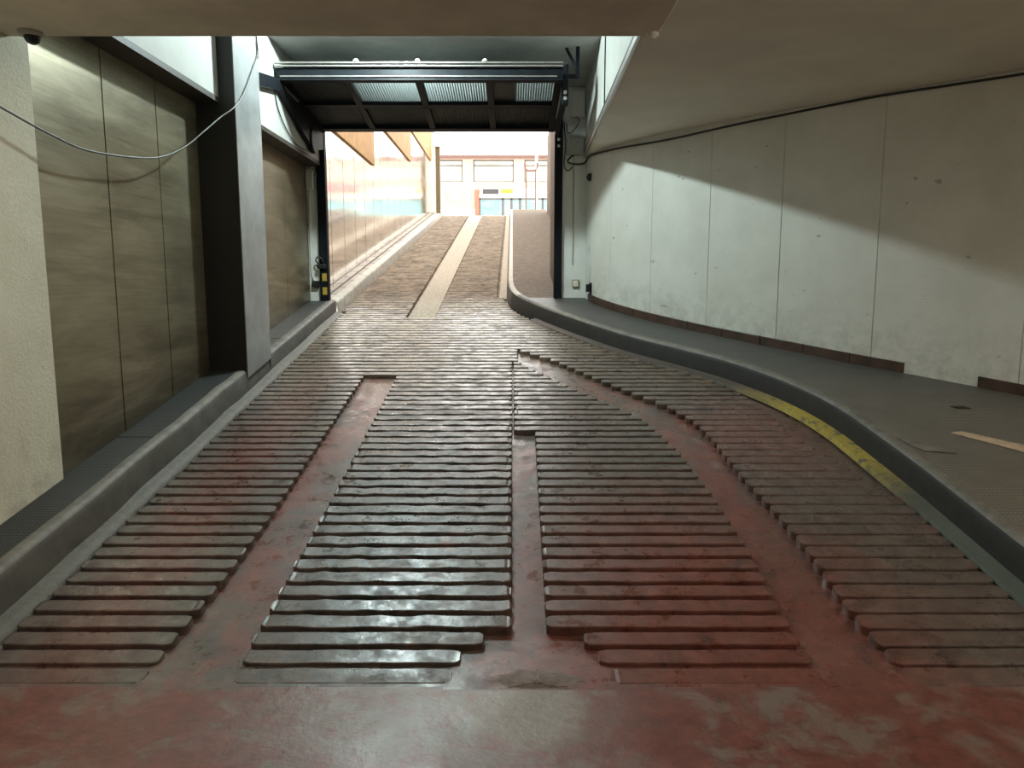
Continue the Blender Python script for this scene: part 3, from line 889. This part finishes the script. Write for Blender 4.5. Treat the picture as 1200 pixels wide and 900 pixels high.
# litter on the right walkway
def scrap(name, pts, mat, label, cat):
    vs = []; n = len(pts)
    for k in (0, 1):
        for i, (x, y) in enumerate(pts): vs.append((x, y, zr(y) + HK + .002 + .004 * k + (.006 if i == 1 else 0)))
    fs = [tuple(range(n)), tuple(range(2 * n - 1, n - 1, -1))] + [(i, (i + 1) % n, n + (i + 1) % n, n + i) for i in range(n)]
    return tag(MB().add(vs, fs).build(name, mat), label, cat)
scrap('tape_scrap', [(3.02, 5.02), (3.10, 5.03), (3.45, 4.72), (3.40, 4.56)], 'paper', 'beige strip of tape stuck on the studded rubber walkway', 'tape')
scrap('rubber_scrap', [(3.33, 5.57), (3.42, 5.56), (3.46, 5.52), (3.36, 5.53)], 'black_plastic', 'small black scrap lying on the right walkway', 'scrap')
scrap('cement_chip', [(2.60, 4.92), (2.64, 4.95), (2.86, 4.66), (2.66, 4.70)], 'edge', 'pale sliver of cement along the right kerb edge', 'cement chip')

# ------------------------------------------------------------------ outside: ramp walls
mb = MB()
YS = [10.2 + .86 * i for i in range(18)]
for a, b in zip(YS, YS[1:] + [24.9]):
    if a > 24.85: break
    b = min(b, 24.9)
    mb.prism_x([(a + .010, zr(a) + .1), (b - .010, zr(b) + .1), (b - .010, 6.6 + .10 * (b - 10)), (a + .010, 6.6 + .1 * (a - 10))], -2.67, -2.64)
mb.box(-3.0, -2.665, 10.0, 24.9, 1.0, 8.1, 1)
struct(mb.build('wall_left_exterior', ['mirror_steel', 'seam']))
for (a, b, z, lab) in ((10.3, 14.5, 3.83, 'orange timber cladding above the polished wall, nearest the gate'), (14.5, 19.75, 4.73, 'orange timber cladding above the polished wall, middle of the three steps'),
                       (19.75, 24.7, 5.55, 'orange timber cladding above the polished wall, farthest up the ramp')):
    m_ = MB()
    n = int((b - a) / .16)
    for i in range(n):
        p, q = a + (b - a) * i / n, a + (b - a) * (i + 1) / n
        m_.box(-2.64, -2.60, p + .003, q - .003, z, 8.2)
    m_.box(-2.64, -2.604, a, b, z + .01, 8.2)
    tag(m_.build('timber_cladding', 'timber'), lab, 'cladding', 'timber cladding stepping up the ramp')
struct(MB().box(-2.66, -2.475, 24.72, 24.9, 3.9, 8.1).build('wall_end_pier', 'pale'))
o = thing('corner_post', (-2.40, 24.8, ZS), 'slim olive-brown post at the top of the left wall', 'post')
MB().bbox(-2.46, -2.33, 24.7, 24.84, zr(24.7) + .13, 5.95, .01).build('pole', 'post', o)
MB().bbox(-2.47, -2.32, 24.67, 24.87, 5.95, 6.0, .008).build('cap', 'post', o)
o = thing('wall_spotlight', (-2.58, 19.7, 5.6), 'small dark spotlight on the timber cladding edge', 'spotlight')
MB().bbox(-2.6, -2.56, 19.66, 19.74, 5.55, 5.65, .006).build('bracket', 'black_plastic', o)
MB().lathe([(.03, -.06), (.05, .0), (.05, .06)], (-2.50, 19.7, 5.58), 'x', 14).build('head', 'black_plastic', o)
struct(MB().box(1.12, 1.4, 11.9, 24.4, 1.0, 6.2).build('wall_right_exterior', 'brown_path'))

# ------------------------------------------------------------------ outside: street
struct(MB().box(-40, 40, YC, 39.9, ZS - .3, ZS).build('street', 'plaza'))
YF = 40.0
bl = thing('street_building', (0, YF, ZS), 'pink rendered building with wide windows across the street', 'building')
WX = [(-2.03 + 2.68 * k, .09 + 2.68 * k) for k in range(-5, 9)]
mb = MB()
mb.box(-16, 26, YF + .3, YF + 6, ZS, 8.2)
mb.box(-16, 26, YF, YF + .3, 6.30, 6.92)
mb.box(-16, 26, YF, YF + .3, 8.05, 8.2)
xe = -16
for a, b in WX: mb.box(xe, a, YF, YF + .3, 6.92, 8.05); xe = b
mb.box(xe, 26, YF, YF + .3, 6.92, 8.05)
mb.box(-16, -1.95, YF, YF + .3, 5.5, 6.3)
mb.build('wall', 'pink', bl)
MB().box(-16, -1.95, YF - .05, YF + .3, ZS, 5.5).build('plinth', 'pale', bl)
MB().box(-16.2, 26.2, YF - .12, YF + .3, 8.12, 8.26).build('cornice', 'cornice', bl)
for a, b in WX:
    f = MB()
    for (x0, x1, z0, z1) in ((a, a + .05, 6.92, 8.05), (b - .05, b, 6.92, 8.05), (a, b, 6.92, 6.97), (a, b, 8.0, 8.05), (a, b, 7.74, 7.79)): f.box(x0, x1, YF + .12, YF + .19, z0, z1)
    fo = f.build('window', 'win', bl)
    MB().box(a, b, YF + .16, YF + .18, 6.92, 8.05).build('pane', 'glass_up', fo)
MB().box(-1.95, -1.73, YF - .1, YF + .3, ZS, 6.5).build('shop_pillar', 'shop_red', bl)
MB().box(-1.73, 26, YF + .05, YF + .3, 6.1, 6.3).build('shop_lintel', 'pale', bl)
MB().box(-1.7, 1.9, YF - .06, YF + .06, 6.26, 6.58).build('shop_sign', 'pale', bl)
s_ = MB(); s_.bbox(-1.55, -.70, YF - .09, YF - .05, 6.28, 6.55, .05); s_.build('sign_plate', 'sign_black', bl)
s_ = MB(); s_.bbox(-.60, .05, YF - .09, YF - .05, 6.32, 6.55, .01); s_.build('sign_plate', 'sign_yellow', bl)
MB().box(2.1, 24, YF - .3, YF, 6.45, 6.78).build('awning', 'red_sign', bl)
x = -1.73
for k, w in enumerate((1.25, .45, .45, 1.2, .9, 1.3, 1.2, .9, 1.3, 1.2, 1.1, 1.3, 1.2, 1.1, 1.3, 1.2, 1.1, 1.3)):
    f = MB()
    for (x0, x1, z0, z1) in ((x, x + .06, ZS, 6.1), (x + w - .06, x + w, ZS, 6.1), (x, x + w, 6.02, 6.1), (x, x + w, ZS, ZS + .2)): f.box(x0, x1, YF + .08, YF + .18, z0, z1)
    fo = f.build('shop_window', 'win', bl)
    MB().box(x, x + w, YF + .12, YF + .14, ZS, 6.1).build('pane', 'glass_shop', fo)
    x += w
o = thing('street_lamp', (.98, 32, ZS), 'pale thick street lamp post in front of the windows across the street', 'street lamp')
MB().lathe([(.10, 0), (.09, .4), (.055, .5), (.05, 4.6)], (1.02, 32, ZS), 'z', 14).build('pole', 'pale', o)
MB().bbox(.7, 1.1, 31.9, 32.1, 8.5, 8.62, .02).build('lamp_head', 'pale', o)
o = thing('forked_post', (.80, 30, ZS), 'pair of slim dark posts joined by a forked bracket across the ramp top', 'post')
for x in (.56, .93): MB().lathe([(.03, 0), (.028, 2.15)], (x, 30, ZS), 'z', 10).build('pole', 'cornice', o)
m_ = MB(); m_.tube(smooth([(.50, 30, ZS + 2.42), (.52, 30, ZS + 2.2), (.62, 30, ZS + 2.12), (.87, 30, ZS + 2.12), (.97, 30, ZS + 2.2), (1.0, 30, ZS + 2.42)], 4), .04, 8); m_.build('fork', 'cornice', o)

# ------------------------------------------------------------------ sky, camera, view
w = bpy.data.worlds.new('sky'); bpy.context.scene.world = w; w.use_nodes = True
bg = w.node_tree.nodes['Background']; bg.inputs[0].default_value = (1.0, .97, .92, 1); bg.inputs[1].default_value = 4.2

cam = bpy.data.cameras.new('camera'); co = bpy.data.objects.new('camera', cam); C.objects.link(co)
cam.sensor_fit = 'HORIZONTAL'; cam.sensor_width = 36; cam.lens = 870 / 1200 * 36
co.location = (0, 0, 1.6); co.rotation_euler = (math.pi / 2 - math.atan(117 / 870), 0, 0)
cam.clip_start = .05; cam.clip_end = 300
S = bpy.context.scene; S.camera = co
S.view_settings.view_transform = 'Standard'; S.view_settings.look = 'None'; S.view_settings.gamma = 1
S.view_settings.exposure = .36; S.view_settings.use_curve_mapping = False
S.cycles.max_bounces = 8; S.cycles.diffuse_bounces = 5; S.cycles.glossy_bounces = 4
S.cycles.sample_clamp_indirect = 2.5; S.cycles.blur_glossy = 1.0; S.cycles.use_denoising = True
